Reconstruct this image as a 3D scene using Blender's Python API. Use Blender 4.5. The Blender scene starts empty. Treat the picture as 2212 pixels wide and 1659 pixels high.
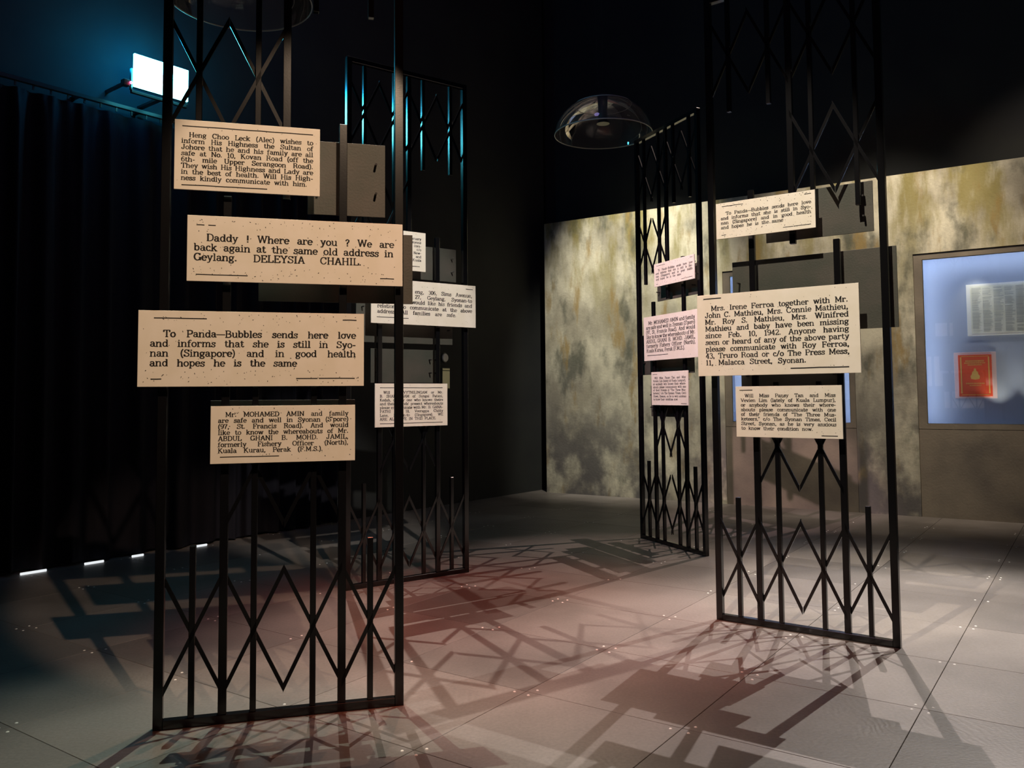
import bpy, bmesh, math, random
from mathutils import Vector, Matrix
random.seed(7)
PI = math.pi
scn = bpy.context.scene
COL = scn.collection

# ------------------------------------------------------------------ camera
PT, RL, FPX = 0.0567618, 0.0080479, 1803.63
Dv = Vector((0, math.cos(PT), math.sin(PT)))
Vv = Vector((0, -math.sin(PT), math.cos(PT)))
Xv = Vector((1, 0, 0))
Rv = math.cos(RL) * Xv - math.sin(RL) * Vv
Uv = math.sin(RL) * Xv + math.cos(RL) * Vv
cam_d = bpy.data.cameras.new('camera')
cam = bpy.data.objects.new('camera', cam_d)
COL.objects.link(cam)
mw = Matrix((Rv, Uv, -Dv)).transposed().to_4x4()
mw.translation = Vector((0, 0, 1.5))
cam.matrix_world = mw
cam_d.sensor_width = 36
cam_d.lens = 36 * FPX / 2212
cam_d.shift_y = -75.68 / 2212
cam_d.clip_end = 100
scn.camera = cam

# ------------------------------------------------------------------ world, exposure
w = bpy.data.worlds.new('world')
scn.world = w
w.use_nodes = True
w.node_tree.nodes['Background'].inputs[0].default_value = (0.25, 0.25, 1.0, 1)
w.node_tree.nodes['Background'].inputs[1].default_value = 0.0
scn.view_settings.view_transform = 'Standard'
scn.view_settings.look = 'None'
scn.view_settings.exposure = 0.0
scn.view_settings.gamma = 1.0

# ------------------------------------------------------------------ lights (spots hung from the black ceiling, plus added fills)
def spot(name, pos, target, color, power, cone, blend=0.25, radius=0.03, narrow=1.0):
    l = bpy.data.lights.new(name, 'SPOT')
    l.energy = power
    l.color = color
    l.spot_size = math.radians(cone)
    l.spot_blend = blend
    l.shadow_soft_size = radius
    o = bpy.data.objects.new(name, l)
    COL.objects.link(o)
    o.location = pos
    o.rotation_euler = (Vector(target) - Vector(pos)).to_track_quat('-Z', 'Y').to_euler()
    o.scale = (narrow, 1, 1)
    return o

spot('spot_light', (6.1, 9.3, 8.0), (2.7, 4.7, 0), (1.0, 0.95, 0.87), 3000, 36, 0.6, 0.014)
spot('spot_light', (3.56, 9.65, 8.08), (2.7, 4.3, 0), (1.0, 0.86, 0.80), 2300, 37, 0.6, 0.014)
spot('spot_light', (3.56, 9.65, 8.08), (0.9, 7.3, 0), (1.0, 0.76, 0.66), 1500, 28, 0.8, 0.014)
spot('spot_light', (3.4, 8.7, 8.2), (2.8, 6.3, 0), (1.0, 0.90, 0.78), 1600, 36, 1.0, 0.12)  # added spot brightening the floor behind the right front gate
spot('spot_light', (-1.95, 8.9, 7.8), (-0.4, 5.25, 0), (1.0, 0.82, 0.70), 2300, 25, 1.0, 0.012)
spot('spot_light', (-1.37, 5.62, 6.53), (-1.1, 3.2, 0), (0.84, 1.0, 0.80), 850, 38, 0.9, 0.010)
spot('spot_light', (-0.55, 6.4, 7.8), (-0.9, 3.1, 0), (1.0, 0.55, 0.36), 520, 30, 0.8, 0.012)
spot('spot_light', (0.2, 4.0, 8.0), (-0.1, 5.6, 0), (1.0, 0.21, 0.12), 1650, 34, 1.0, 0.40)
spot('spot_light', (1.0, 3.4, 8.0), (1.0, 4.4, 0), (1.0, 0.46, 0.26), 250, 50, 1.0, 0.40)  # added soft warm fill for the floor
# signs are lit from the visitors' side
spot('spot_light', (0.95, 0.15, 5.3), (-1.04, 4.08, 1.98), (1.0, 0.71, 0.48), 960, 25, 0.35, 0.03, 0.76)
spot('spot_light', (-0.2, 2.5, 7.3), (1.8, 5.35, 2.1), (1.0, 0.88, 0.70), 2200, 20, 0.5, 0.02, 0.8)
spot('spot_light', (1.1, 2.9, 5.3), (-0.85, 6.9, 2.1), (1.0, 0.93, 0.83), 1050, 22, 0.6, 0.03, 0.8)
spot('spot_light', (-1.0, 5.0, 5.4), (1.56, 8.4, 2.15), (1.0, 0.71, 0.72), 1650, 23, 0.6, 0.03, 0.8)
_hl = bpy.data.lights.new('house_light', 'POINT'); _hl.energy = 60; _hl.color = (0.42, 0.36, 1.0); _hl.shadow_soft_size = 0.5  # added dim blue fill tinting the black surroundings
_ho = bpy.data.objects.new('house_light', _hl); COL.objects.link(_ho); _ho.location = (-0.5, 5.5, 8.0)
# wall washers for the painted wall
spot('wall_washer', (1.2, 9.6, 7.6), (1.8, 12.3, 3.0), (1.0, 0.95, 0.80), 2100, 38, 0.8, 0.08)
spot('wall_washer', (3.9, 7.8, 7.6), (4.4, 10.5, 2.7), (1.0, 0.86, 0.68), 1300, 46, 0.8, 0.08)
spot('wall_washer', (5.2, 7.6, 7.6), (6.4, 9.4, 3.6), (1.0, 0.84, 0.66), 480, 50, 0.8, 0.08)

# ------------------------------------------------------------------ materials
def mat(name, col, rough=0.6, metal=0.0, spec=0.5, noise=None, bump=0.0, bscale=40, emit=None, estr=0.0, coat=0.0):
    m = bpy.data.materials.new(name)
    m.use_nodes = True
    nt = m.node_tree
    b = nt.nodes['Principled BSDF']
    b.inputs['Base Color'].default_value = (*col, 1)
    b.inputs['Roughness'].default_value = rough
    b.inputs['Metallic'].default_value = metal
    b.inputs['Specular IOR Level'].default_value = spec
    b.inputs['Coat Weight'].default_value = coat
    if emit:
        b.inputs['Emission Color'].default_value = (*emit, 1)
        b.inputs['Emission Strength'].default_value = estr
    if noise or bump:
        tc = nt.nodes.new('ShaderNodeTexCoord')
        n = nt.nodes.new('ShaderNodeTexNoise')
        n.inputs['Scale'].default_value = noise[2] if noise else bscale
        n.inputs['Detail'].default_value = 6
        nt.links.new(tc.outputs['Object'], n.inputs['Vector'])
        if noise:
            r = nt.nodes.new('ShaderNodeValToRGB')
            r.color_ramp.elements[0].position = 0.35
            r.color_ramp.elements[1].position = 0.65
            r.color_ramp.elements[0].color = (*noise[0], 1)
            r.color_ramp.elements[1].color = (*noise[1], 1)
            nt.links.new(n.outputs['Fac'], r.inputs['Fac'])
            nt.links.new(r.outputs['Color'], b.inputs['Base Color'])
        if bump:
            n2 = nt.nodes.new('ShaderNodeTexNoise')
            n2.inputs['Scale'].default_value = bscale
            n2.inputs['Detail'].default_value = 4
            nt.links.new(tc.outputs['Object'], n2.inputs['Vector'])
            bp = nt.nodes.new('ShaderNodeBump')
            bp.inputs['Strength'].default_value = bump
            bp.inputs['Distance'].default_value = 0.01
            nt.links.new(n2.outputs['Fac'], bp.inputs['Height'])
            nt.links.new(bp.outputs['Normal'], b.inputs['Normal'])
    return m

M_STEEL = mat('black_painted_steel', (0.004, 0.004, 0.005), 0.20, 0.0, 0.8, bump=0.012, bscale=120)
M_BOARD = mat('cream_board', (0.80, 0.74, 0.64), 0.7, noise=((0.78, 0.72, 0.61), (0.83, 0.77, 0.68), 9))
M_BACK = mat('grey_board_back', (0.05, 0.05, 0.042), 0.6, noise=((0.040, 0.044, 0.034), (0.062, 0.056, 0.046), 5), bump=0.1, bscale=90)
M_INK = mat('black_ink', (0.012, 0.010, 0.010), 0.75)
M_STUD = mat('steel_stud', (0.5, 0.5, 0.5), 0.3, 1.0)
M_DARKWALL = mat('black_wall_paint', (0.020, 0.021, 0.022), 0.85, noise=((0.017, 0.018, 0.020), (0.026, 0.028, 0.026), 1.2))
M_CEIL = mat('black_ceiling', (0.008, 0.008, 0.012), 0.95)
M_CURTAIN = mat('black_velvet', (0.006, 0.0055, 0.010), 0.8, 0, 0.2, bump=0.2, bscale=150)
M_SCREW = mat('white_screw', (0.9, 0.88, 0.84), 0.35)  # bright white base stands in for the glint of screw heads
M_WHITE = mat('white_plastic', (0.78, 0.78, 0.74), 0.4)
M_BLACKPL = mat('black_plastic', (0.012, 0.012, 0.014), 0.35)
M_SATIN = mat('brushed_metal_plate', (0.50, 0.48, 0.38), 0.3, 1.0)
M_BLUEBACK = mat('case_lining', (0.40, 0.46, 0.60), 0.7)
M_PAPER = mat('newspaper_page', (0.86, 0.86, 0.74), 0.8, noise=((0.84, 0.84, 0.70), (0.90, 0.90, 0.80), 6))
M_CARD = mat('white_mount', (0.92, 0.92, 0.88), 0.7)
M_PRINT = mat('newsprint', (0.66, 0.67, 0.60), 0.8)
M_RED = mat('red_cloth_cover', (0.80, 0.085, 0.03), 0.6)
M_RED2 = mat('red_border', (0.75, 0.12, 0.05), 0.6)
M_GOLD = mat('gold_foil', (0.90, 0.55, 0.16), 0.4, 0.3)
M_SLEEVE = mat('pinkish_sleeve', (0.78, 0.60, 0.62), 0.35)
M_LED = mat('case_led', (1, 1, 1), 0.5, emit=(0.76, 0.86, 1.0), estr=13)
M_LAMP = mat('flood_lens', (0, 0, 0), 0.5, emit=(0.10, 0.82, 1.0), estr=42)
M_REDLED = mat('red_led', (0, 0, 0), 0.5, emit=(1.0, 0.05, 0.16), estr=14)
M_LEAK = mat('lit_tube', (0, 0, 0), 0.5, emit=(0.93, 0.97, 1.0), estr=0.9)  # glow standing in for light that leaks under the curtain

def glass_mat(name, tint=(1, 1, 1), rough=0.0, refl=1.0, haze=0.0):
    m = bpy.data.materials.new(name)
    m.use_nodes = True
    nt = m.node_tree
    nt.nodes.remove(nt.nodes['Principled BSDF'])
    out = nt.nodes['Material Output']
    fr = nt.nodes.new('ShaderNodeFresnel'); fr.inputs['IOR'].default_value = 1.5
    mul = nt.nodes.new('ShaderNodeMath'); mul.operation = 'MULTIPLY'; mul.inputs[1].default_value = refl
    tr = nt.nodes.new('ShaderNodeBsdfTransparent'); tr.inputs['Color'].default_value = (*tint, 1)
    gl = nt.nodes.new('ShaderNodeBsdfGlossy'); gl.inputs['Roughness'].default_value = rough
    mx = nt.nodes.new('ShaderNodeMixShader')
    nt.links.new(fr.outputs[0], mul.inputs[0])
    nt.links.new(mul.outputs[0], mx.inputs['Fac'])
    nt.links.new(tr.outputs[0], mx.inputs[1])
    nt.links.new(gl.outputs[0], mx.inputs[2])
    last = mx.outputs[0]
    if haze:
        df = nt.nodes.new('ShaderNodeBsdfDiffuse'); df.inputs['Color'].default_value = (0.8, 0.8, 0.78, 1)
        m2 = nt.nodes.new('ShaderNodeMixShader'); m2.inputs['Fac'].default_value = haze
        nt.links.new(last, m2.inputs[1]); nt.links.new(df.outputs[0], m2.inputs[2]); last = m2.outputs[0]
    nt.links.new(last, out.inputs['Surface'])
    return m
M_GLASS = glass_mat('case_glass', (0.98, 0.99, 1.0), 0.0, 1.0)
M_DOME = glass_mat('clear_acrylic', (0.94, 0.95, 0.95), 0.02, 1.3, 0.05)

# painted wall: cream with streaks of olive, grey soot and ochre
def wall_mat():
    m = bpy.data.materials.new('weathered_wall_paint')
    m.use_nodes = True
    nt = m.node_tree
    b = nt.nodes['Principled BSDF']
    b.inputs['Roughness'].default_value = 0.85
    tc = nt.nodes.new('ShaderNodeTexCoord')
    sep = nt.nodes.new('ShaderNodeSeparateXYZ')
    nt.links.new(tc.outputs['Object'], sep.inputs[0])
    def noise(scale, sx, sz, off, detail=5, rough=0.55):
        mp = nt.nodes.new('ShaderNodeMapping')
        mp.inputs['Scale'].default_value = (sx, 1, sz)
        mp.inputs['Location'].default_value = off
        nt.links.new(tc.outputs['Object'], mp.inputs['Vector'])
        n = nt.nodes.new('ShaderNodeTexNoise')
        n.inputs['Scale'].default_value = scale
        n.inputs['Detail'].default_value = detail
        n.inputs['Roughness'].default_value = rough
        nt.links.new(mp.outputs[0], n.inputs['Vector'])
        return n.outputs['Fac']
    def rng(src, a, b_, lo=0.0, hi=1.0):
        r = nt.nodes.new('ShaderNodeMapRange')
        r.interpolation_type = 'SMOOTHSTEP'
        r.inputs['From Min'].default_value = a
        r.inputs['From Max'].default_value = b_
        r.inputs['To Min'].default_value = lo
        r.inputs['To Max'].default_value = hi
        nt.links.new(src, r.inputs['Value'])
        return r.outputs[0]
    def mul(a, b_):
        x = nt.nodes.new('ShaderNodeMath'); x.operation = 'MULTIPLY'
        nt.links.new(a, x.inputs[0]); nt.links.new(b_, x.inputs[1])
        return x.outputs[0]
    def mx(a, colr, fac):
        x = nt.nodes.new('ShaderNodeMix'); x.data_type = 'RGBA'
        nt.links.new(fac, x.inputs['Factor'])
        if isinstance(a, tuple):
            x.inputs['A'].default_value = (*a, 1)
        else:
            nt.links.new(a, x.inputs['A'])
        x.inputs['B'].default_value = (*colr, 1)
        return x.outputs['Result']
    c = mx((0.76, 0.70, 0.53), (0.40, 0.36, 0.27), rng(noise(1.3, 1, 0.7, (3, 0, 1), 7, 0.6), 0.40, 0.62))
    # olive runs from the top
    top = rng(sep.outputs['Z'], 1.9, 4.2)
    c = mx(c, (0.26, 0.21, 0.035), mul(rng(noise(2.2, 1.0, 0.26, (0.4, 0, 0), 8, 0.62), 0.44, 0.60, 0, 0.85), top))
    # dark green-grey patches
    c = mx(c, (0.085, 0.090, 0.065), rng(noise(1.7, 1.0, 0.55, (5.2, 0, 2.1), 7, .6), 0.50, 0.66, 0, 0.85))
    # ochre stains
    c = mx(c, (0.36, 0.24, 0.075), rng(noise(1.9, 1.4, 0.42, (9.1, 0, 4.1), 7, .6), 0.54, 0.66, 0, 0.8))
    # soot rising from the foot
    foot = rng(sep.outputs['Z'], 2.6, 0.3)
    c = mx(c, (0.11, 0.10, 0.10), mul(rng(noise(1.5, 1.0, 0.8, (1.0, 0, 7), 7, .6), 0.36, 0.58, 0, 0.95), foot))
    c = mx(c, (0.20, 0.18, 0.13), rng(noise(14, 1, 1, (0, 0, 0), 8, 0.7), 0.56, 0.8, 0, 0.6))
    nt.links.new(c, b.inputs['Base Color'])
    n2 = noise(30, 1, 1, (0, 0, 0), 6)
    bp = nt.nodes.new('ShaderNodeBump'); bp.inputs['Strength'].default_value = 0.25; bp.inputs['Distance'].default_value = 0.01
    nt.links.new(n2, bp.inputs['Height']); nt.links.new(bp.outputs['Normal'], b.inputs['Normal'])
    return m
M_WALL = wall_mat()
M_PANEL = mat('brown_access_panel', (0.20, 0.165, 0.12), 0.8, noise=((0.15, 0.125, 0.10), (0.26, 0.215, 0.16), 1.6), bump=0.2, bscale=40)

def floor_mat():
    m = bpy.data.materials.new('grey_floor_board')
    m.use_nodes = True
    nt = m.node_tree
    b = nt.nodes['Principled BSDF']
    b.inputs['Roughness'].default_value = 0.48
    geo = nt.nodes.new('ShaderNodeNewGeometry')
    oi = nt.nodes.new('ShaderNodeObjectInfo')
    n = nt.nodes.new('ShaderNodeTexNoise'); n.inputs['Scale'].default_value = 0.9; n.inputs['Detail'].default_value = 7
    nt.links.new(geo.outputs['Position'], n.inputs['Vector'])
    r = nt.nodes.new('ShaderNodeValToRGB')
    r.color_ramp.elements[0].position = 0.38; r.color_ramp.elements[1].position = 0.62
    r.color_ramp.elements[0].color = (0.108, 0.093, 0.083, 1); r.color_ramp.elements[1].color = (0.182, 0.160, 0.146, 1)
    nt.links.new(n.outputs['Fac'], r.inputs['Fac'])
    n3 = nt.nodes.new('ShaderNodeTexNoise'); n3.inputs['Scale'].default_value = 60; n3.inputs['Detail'].default_value = 4
    nt.links.new(geo.outputs['Position'], n3.inputs['Vector'])
    mr = nt.nodes.new('ShaderNodeMapRange'); mr.inputs['From Min'].default_value = 0.3; mr.inputs['From Max'].default_value = 0.7
    mr.inputs['To Min'].default_value = 0.88; mr.inputs['To Max'].default_value = 1.1
    nt.links.new(n3.outputs['Fac'], mr.inputs['Value'])
    mr2 = nt.nodes.new('ShaderNodeMapRange'); mr2.inputs['To Min'].default_value = 0.85; mr2.inputs['To Max'].default_value = 1.2
    nt.links.new(oi.outputs['Random'], mr2.inputs['Value'])
    mm = nt.nodes.new('ShaderNodeMath'); mm.operation = 'MULTIPLY'
    nt.links.new(mr.outputs[0], mm.inputs[0]); nt.links.new(mr2.outputs[0], mm.inputs[1])
    vm = nt.nodes.new('ShaderNodeVectorMath'); vm.operation = 'SCALE'
    nt.links.new(r.outputs['Color'], vm.inputs[0]); nt.links.new(mm.outputs[0], vm.inputs['Scale'])
    nt.links.new(vm.outputs[0], b.inputs['Base Color'])
    # brushed relief
    wv = nt.nodes.new('ShaderNodeTexWave'); wv.inputs['Scale'].default_value = 9; wv.inputs['Distortion'].default_value = 14; wv.inputs['Detail'].default_value = 3
    wv.inputs['Detail Scale'].default_value = 0.6
    nt.links.new(geo.outputs['Position'], wv.inputs['Vector'])
    n4 = nt.nodes.new('ShaderNodeTexNoise'); n4.inputs['Scale'].default_value = 0.8
    nt.links.new(geo.outputs['Position'], n4.inputs['Vector'])
    mk = nt.nodes.new('ShaderNodeMapRange'); mk.inputs['From Min'].default_value = 0.55; mk.inputs['From Max'].default_value = 0.7
    nt.links.new(n4.outputs['Fac'], mk.inputs['Value'])
    m2 = nt.nodes.new('ShaderNodeMath'); m2.operation = 'MULTIPLY'
    wsc = nt.nodes.new('ShaderNodeMath'); wsc.operation = 'MULTIPLY'; wsc.inputs[1].default_value = 0.35
    nt.links.new(wv.outputs['Fac'], wsc.inputs[0]); nt.links.new(wsc.outputs[0], m2.inputs[0]); nt.links.new(mk.outputs[0], m2.inputs[1])
    m3 = nt.nodes.new('ShaderNodeMath'); m3.operation = 'MULTIPLY_ADD'; m3.inputs[1].default_value = 0.6
    nt.links.new(n3.outputs['Fac'], m3.inputs[0]); nt.links.new(m2.outputs[0], m3.inputs[2])
    bp = nt.nodes.new('ShaderNodeBump'); bp.inputs['Strength'].default_value = 0.35; bp.inputs['Distance'].default_value = 0.006
    nt.links.new(m3.outputs[0], bp.inputs['Height']); nt.links.new(bp.outputs['Normal'], b.inputs['Normal'])
    return m
M_FLOOR = floor_mat()
M_JOINT = mat('dark_floor_joint', (0.06, 0.055, 0.05), 0.9)

# ------------------------------------------------------------------ mesh helpers
def add_box(bm, x0, x1, y0, y1, z0, z1, M=None):
    vs = [bm.verts.new(v) for v in ((x0, y0, z0), (x1, y0, z0), (x1, y1, z0), (x0, y1, z0), (x0, y0, z1), (x1, y0, z1), (x1, y1, z1), (x0, y1, z1))]
    if M:
        for v in vs: v.co = M @ v.co
    for f in ((3, 2, 1, 0), (4, 5, 6, 7), (0, 1, 5, 4), (1, 2, 6, 5), (2, 3, 7, 6), (3, 0, 4, 7)):
        bm.faces.new([vs[i] for i in f])
    return vs

def bevel_all(bm, w, seg=1):
    bmesh.ops.bevel(bm, geom=bm.edges[:], offset=w, segments=seg, affect='EDGES', profile=0.5)

def mesh_of(name, bm):
    me = bpy.data.meshes.new(name)
    bm.normal_update()
    bm.to_mesh(me); bm.free()
    return me

def obj(name, bm, material, parent=None, smooth=False):
    me = mesh_of(name, bm)
    me.materials.append(material)
    if smooth:
        for p in me.polygons: p.use_smooth = True
    o = bpy.data.objects.new(name, me)
    COL.objects.link(o)
    if parent: o.parent = parent
    return o

def empty(name, loc, rz=0.0, parent=None):
    o = bpy.data.objects.new(name, None)
    o.empty_display_size = 0.2
    COL.objects.link(o)
    o.location = loc
    o.rotation_euler = (0, 0, rz)
    if parent: o.parent = parent
    return o

def tag(o, label=None, cat=None, group=None, kind=None):
    if label: o['label'] = label
    if cat: o['category'] = cat
    if group: o['group'] = group
    if kind: o['kind'] = kind
    return o

def box_obj(name, dims, material, parent=None, bev=0.0):
    bm = bmesh.new()
    add_box(bm, *dims)
    if bev: bevel_all(bm, bev)
    return obj(name, bm, material, parent)

def add_cyl(bm, p0, p1, r0, r1=None, seg=12, cap=True):
    r1 = r0 if r1 is None else r1
    p0 = Vector(p0); p1 = Vector(p1)
    d = (p1 - p0).normalized()
    a = d.orthogonal().normalized(); b = d.cross(a)
    A = []; B = []
    for i in range(seg):
        t = 2 * PI * i / seg
        o = a * math.cos(t) + b * math.sin(t)
        A.append(bm.verts.new(p0 + o * r0)); B.append(bm.verts.new(p1 + o * r1))
    for i in range(seg):
        j = (i + 1) % seg
        bm.faces.new((A[i], A[j], B[j], B[i]))
    if cap:
        bm.faces.new(A[::-1]); bm.faces.new(B)

# ------------------------------------------------------------------ slab-serif stroke letters
def arc(cx, cy, rx, ry, a0, a1, n=9):
    return [(cx + rx * math.cos(math.radians(a0 + (a1 - a0) * i / n)), cy + ry * math.sin(math.radians(a0 + (a1 - a0) * i / n))) for i in range(n + 1)]
def S(x, y, l=0.13, r=None):            # slab serif
    return [(x - l, y), (x + (l if r is None else r), y)]
def dot(x, y, s=0.075):
    return [(x, y - s), (x, y + s)]
XH = 0.68
G = {}
G['a'] = (0.70, [[(.12, .52), (.18, .64), (.33, .68), (.46, .62), (.50, .48)], [(.50, .50), (.50, .06), (.60, .0), (.68, .04)], arc(.29, .19, .19, .19, 60, 320, 8), [(.38, .36), (.50, .40)], [(.43, .06), (.50, .14)]])
G['b'] = (0.74, [[(.14, .0), (.14, 1.0)], S(.14, 1.0, .13, 0), arc(.37, .34, .23, .34, 170, -170, 12)])
G['c'] = (0.64, [arc(.35, .34, .25, .34, 50, 320, 11), dot(.50, .55, .06)])
G['d'] = (0.78, [[(.60, .0), (.60, 1.0)], S(.60, 1.0, .13, 0), S(.60, 0, 0, .13), arc(.36, .34, .24, .34, 10, 350, 12)])
G['e'] = (0.66, [arc(.34, .34, .26, .34, 0, 320, 12), [(.10, .36), (.60, .36)]])
G['f'] = (0.52, [[(.20, .0), (.20, .80), (.28, .97), (.42, .99), (.50, .92)], [(.04, XH), (.42, XH)], S(.20, 0, .15, .18)])
G['g'] = (0.72, [arc(.32, .44, .21, .24, 0, 360, 12), [(.18, .26), (.14, .14), (.26, .07), (.48, .04), (.58, -.08), (.52, -.24), (.32, -.30), (.12, -.24), (.08, -.12), (.18, .0)], [(.50, .58), (.68, .66)]])
G['h'] = (0.82, [[(.17, .0), (.17, 1.0)], S(.17, 1.0, .13, 0), [(.17, .46), (.28, .62), (.44, .68), (.58, .62), (.62, .46), (.62, 0)], S(.17, 0, .14), S(.62, 0, .14)])
G['i'] = (0.42, [[(.20, 0), (.20, XH)], S(.20, XH, .14, 0), S(.20, 0, .17), dot(.19, .92, .07)])
G['k'] = (0.80, [[(.17, .0), (.17, 1.0)], S(.17, 1.0, .13, 0), [(.17, .26), (.56, XH)], [(.32, .40), (.64, 0)], S(.17, 0, .14), S(.64, 0, .13), S(.56, XH, .12)])
G['l'] = (0.42, [[(.20, 0), (.20, 1.0)], S(.20, 1.0, .14, 0), S(.20, 0, .17)])
G['m'] = (1.18, [[(.17, .0), (.17, XH)], S(.17, XH, .13, 0), [(.17, .46), (.30, .64), (.44, .67), (.54, .58), (.58, .46), (.58, 0)], [(.58, .46), (.70, .64), (.84, .67), (.95, .58), (.98, .46), (.98, 0)], S(.17, 0, .13), S(.58, 0, .12), S(.98, 0, .14)])
G['n'] = (0.82, [[(.17, .0), (.17, XH)], S(.17, XH, .13, 0), [(.17, .46), (.28, .62), (.44, .68), (.58, .62), (.62, .46), (.62, 0)], S(.17, 0, .14), S(.62, 0, .14)])
G['o'] = (0.70, [arc(.35, .34, .26, .34, 0, 360, 14)])
G['p'] = (0.78, [[(.18, -.30), (.18, XH)], S(.18, XH, .13, 0), S(.18, -.30, .13, .15), arc(.42, .34, .24, .34, 170, -170, 12)])
G['q'] = (0.78, [[(.60, -.30), (.60, XH)], S(.60, -.30, .14), arc(.36, .34, .24, .34, 10, 350, 12)])
G['r'] = (0.64, [[(.18, .0), (.18, XH)], S(.18, XH, .13, 0), [(.18, .42), (.28, .60), (.42, .68), (.55, .62)], dot(.54, .56, .06), S(.18, 0, .14, .18)])
G['s'] = (0.60, [[(.48, .50), (.42, .63), (.28, .68), (.14, .60), (.14, .46), (.30, .36), (.46, .28), (.50, .14), (.40, .02), (.26, .0), (.12, .06), (.08, .18)], [(.49, .48), (.49, .68)], [(.08, .0), (.08, .20)]])
G['t'] = (0.52, [[(.20, .90), (.20, .12), (.28, .01), (.40, .01), (.48, .12)], [(.04, XH), (.44, XH)]])
G['u'] = (0.82, [[(.18, XH), (.18, .20), (.24, .05), (.38, .0), (.52, .06), (.62, .22)], [(.62, XH), (.62, 0)], S(.18, XH, .14, 0), S(.62, XH, .14, 0), S(.62, 0, 0, .14)])
G['v'] = (0.74, [[(.14, XH), (.37, 0)], [(.60, XH), (.37, 0)], S(.14, XH, .12), S(.60, XH, .12)])
G['w'] = (1.04, [[(.14, XH), (.32, 0)], [(.52, XH), (.32, 0)], [(.52, XH), (.72, 0)], [(.90, XH), (.72, 0)], S(.14, XH, .12), S(.90, XH, .12), S(.52, XH, .10)])
G['x'] = (0.74, [[(.14, XH), (.60, 0)], [(.58, XH), (.14, 0)], S(.14, XH, .12), S(.58, XH, .12), S(.14, 0, .12), S(.60, 0, .12)])
G['y'] = (0.74, [[(.14, XH), (.38, .02)], [(.60, XH), (.38, .02), (.28, -.24), (.14, -.30), (.06, -.24)], S(.14, XH, .12), S(.60, XH, .12)])
G['z'] = (0.64, [[(.10, XH), (.54, XH)], [(.54, XH), (.10, 0)], [(.10, 0), (.56, 0)]])
G['A'] = (0.96, [[(.16, 0), (.46, 1.0)], [(.50, 1.0), (.80, 0)], [(.26, .34), (.70, .34)], S(.16, 0, .14), S(.80, 0, .14)])
G['B'] = (0.88, [[(.20, 0), (.20, 1)], [(.06, 1), (.48, 1), (.68, .92), (.70, .74), (.62, .58), (.46, .53), (.20, .53)], [(.46, .53), (.70, .46), (.78, .28), (.70, .08), (.50, .0), (.06, .0)]])
G['C'] = (0.88, [arc(.44, .50, .36, .50, 48, 322, 14), [(.73, .70), (.73, 1.0)]])
G['D'] = (0.94, [[(.20, 0), (.20, 1)], [(.06, 1), (.44, 1), (.66, .92), (.80, .72), (.82, .5), (.80, .28), (.66, .08), (.44, 0), (.06, 0)]])
G['E'] = (0.86, [[(.20, 0), (.20, 1)], [(.06, 1), (.72, 1)], [(.06, 0), (.76, 0)], [(.20, .52), (.54, .52)], [(.73, 1), (.73, .78)], [(.77, 0), (.77, .24)], [(.54, .42), (.54, .62)]])
G['F'] = (0.82, [[(.20, 0), (.20, 1)], [(.06, 1), (.72, 1)], S(.20, 0, .14, .20), [(.20, .52), (.54, .52)], [(.73, 1), (.73, .78)], [(.54, .42), (.54, .62)]])
G['G'] = (0.94, [arc(.44, .50, .36, .50, 48, 340, 14), [(.73, .74), (.73, 1.0)], [(.78, .0), (.78, .42)], S(.76, .42, .16, .12)])
G['H'] = (1.00, [[(.20, 0), (.20, 1)], [(.78, 0), (.78, 1)], [(.20, .52), (.78, .52)], S(.20, 0), S(.20, 1), S(.78, 0), S(.78, 1)])
G['I'] = (0.50, [[(.25, 0), (.25, 1)], S(.25, 0, .17), S(.25, 1, .17)])
G['J'] = (0.74, [[(.50, 1), (.50, .26), (.42, .04), (.26, .0), (.12, .08), (.10, .24)], S(.50, 1, .17), dot(.12, .26, .07)])
G['K'] = (0.98, [[(.20, 0), (.20, 1)], [(.20, .38), (.70, 1)], [(.38, .58), (.80, 0)], S(.20, 0), S(.20, 1), S(.70, 1), S(.80, 0)])
G['L'] = (0.80, [[(.20, 0), (.20, 1)], S(.20, 1, .14, .18), [(.06, 0), (.72, 0)], [(.72, 0), (.72, .28)]])
G['M'] = (1.16, [[(.18, 0), (.18, 1)], [(.94, 0), (.94, 1)], [(.20, 1), (.56, .14)], [(.92, 1), (.56, .14)], S(.18, 0), S(.18, 1, .14, .04), S(.94, 0), S(.94, 1, .04, .14)])
G['N'] = (1.00, [[(.18, 0), (.18, 1)], [(.80, 0), (.80, 1)], [(.20, 1), (.78, .02)], S(.18, 0), S(.18, 1, .14, .04), S(.80, 1)])
G['O'] = (0.92, [arc(.46, .50, .37, .50, 0, 360, 18)])
G['P'] = (0.84, [[(.20, 0), (.20, 1)], [(.06, 1), (.50, 1), (.70, .92), (.74, .72), (.68, .52), (.50, .45), (.20, .45)], S(.20, 0, .14, .20)])
G['Q'] = (0.92, [arc(.46, .50, .37, .50, 0, 360, 18), [(.50, .2), (.82, -.1)]])
G['R'] = (0.96, [[(.20, 0), (.20, 1)], [(.06, 1), (.50, 1), (.70, .92), (.73, .74), (.66, .57), (.50, .50), (.20, .50)], [(.48, .50), (.66, .36), (.74, .06), (.90, .0)], S(.20, 0, .14, .16)])
G['S'] = (0.78, [[(.62, .76), (.56, .92), (.38, 1.0), (.20, .94), (.13, .78), (.20, .62), (.40, .53), (.60, .43), (.68, .26), (.60, .07), (.40, .0), (.22, .04), (.12, .24)], [(.65, .72), (.65, 1.0)], [(.10, .0), (.10, .28)]])
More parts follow.
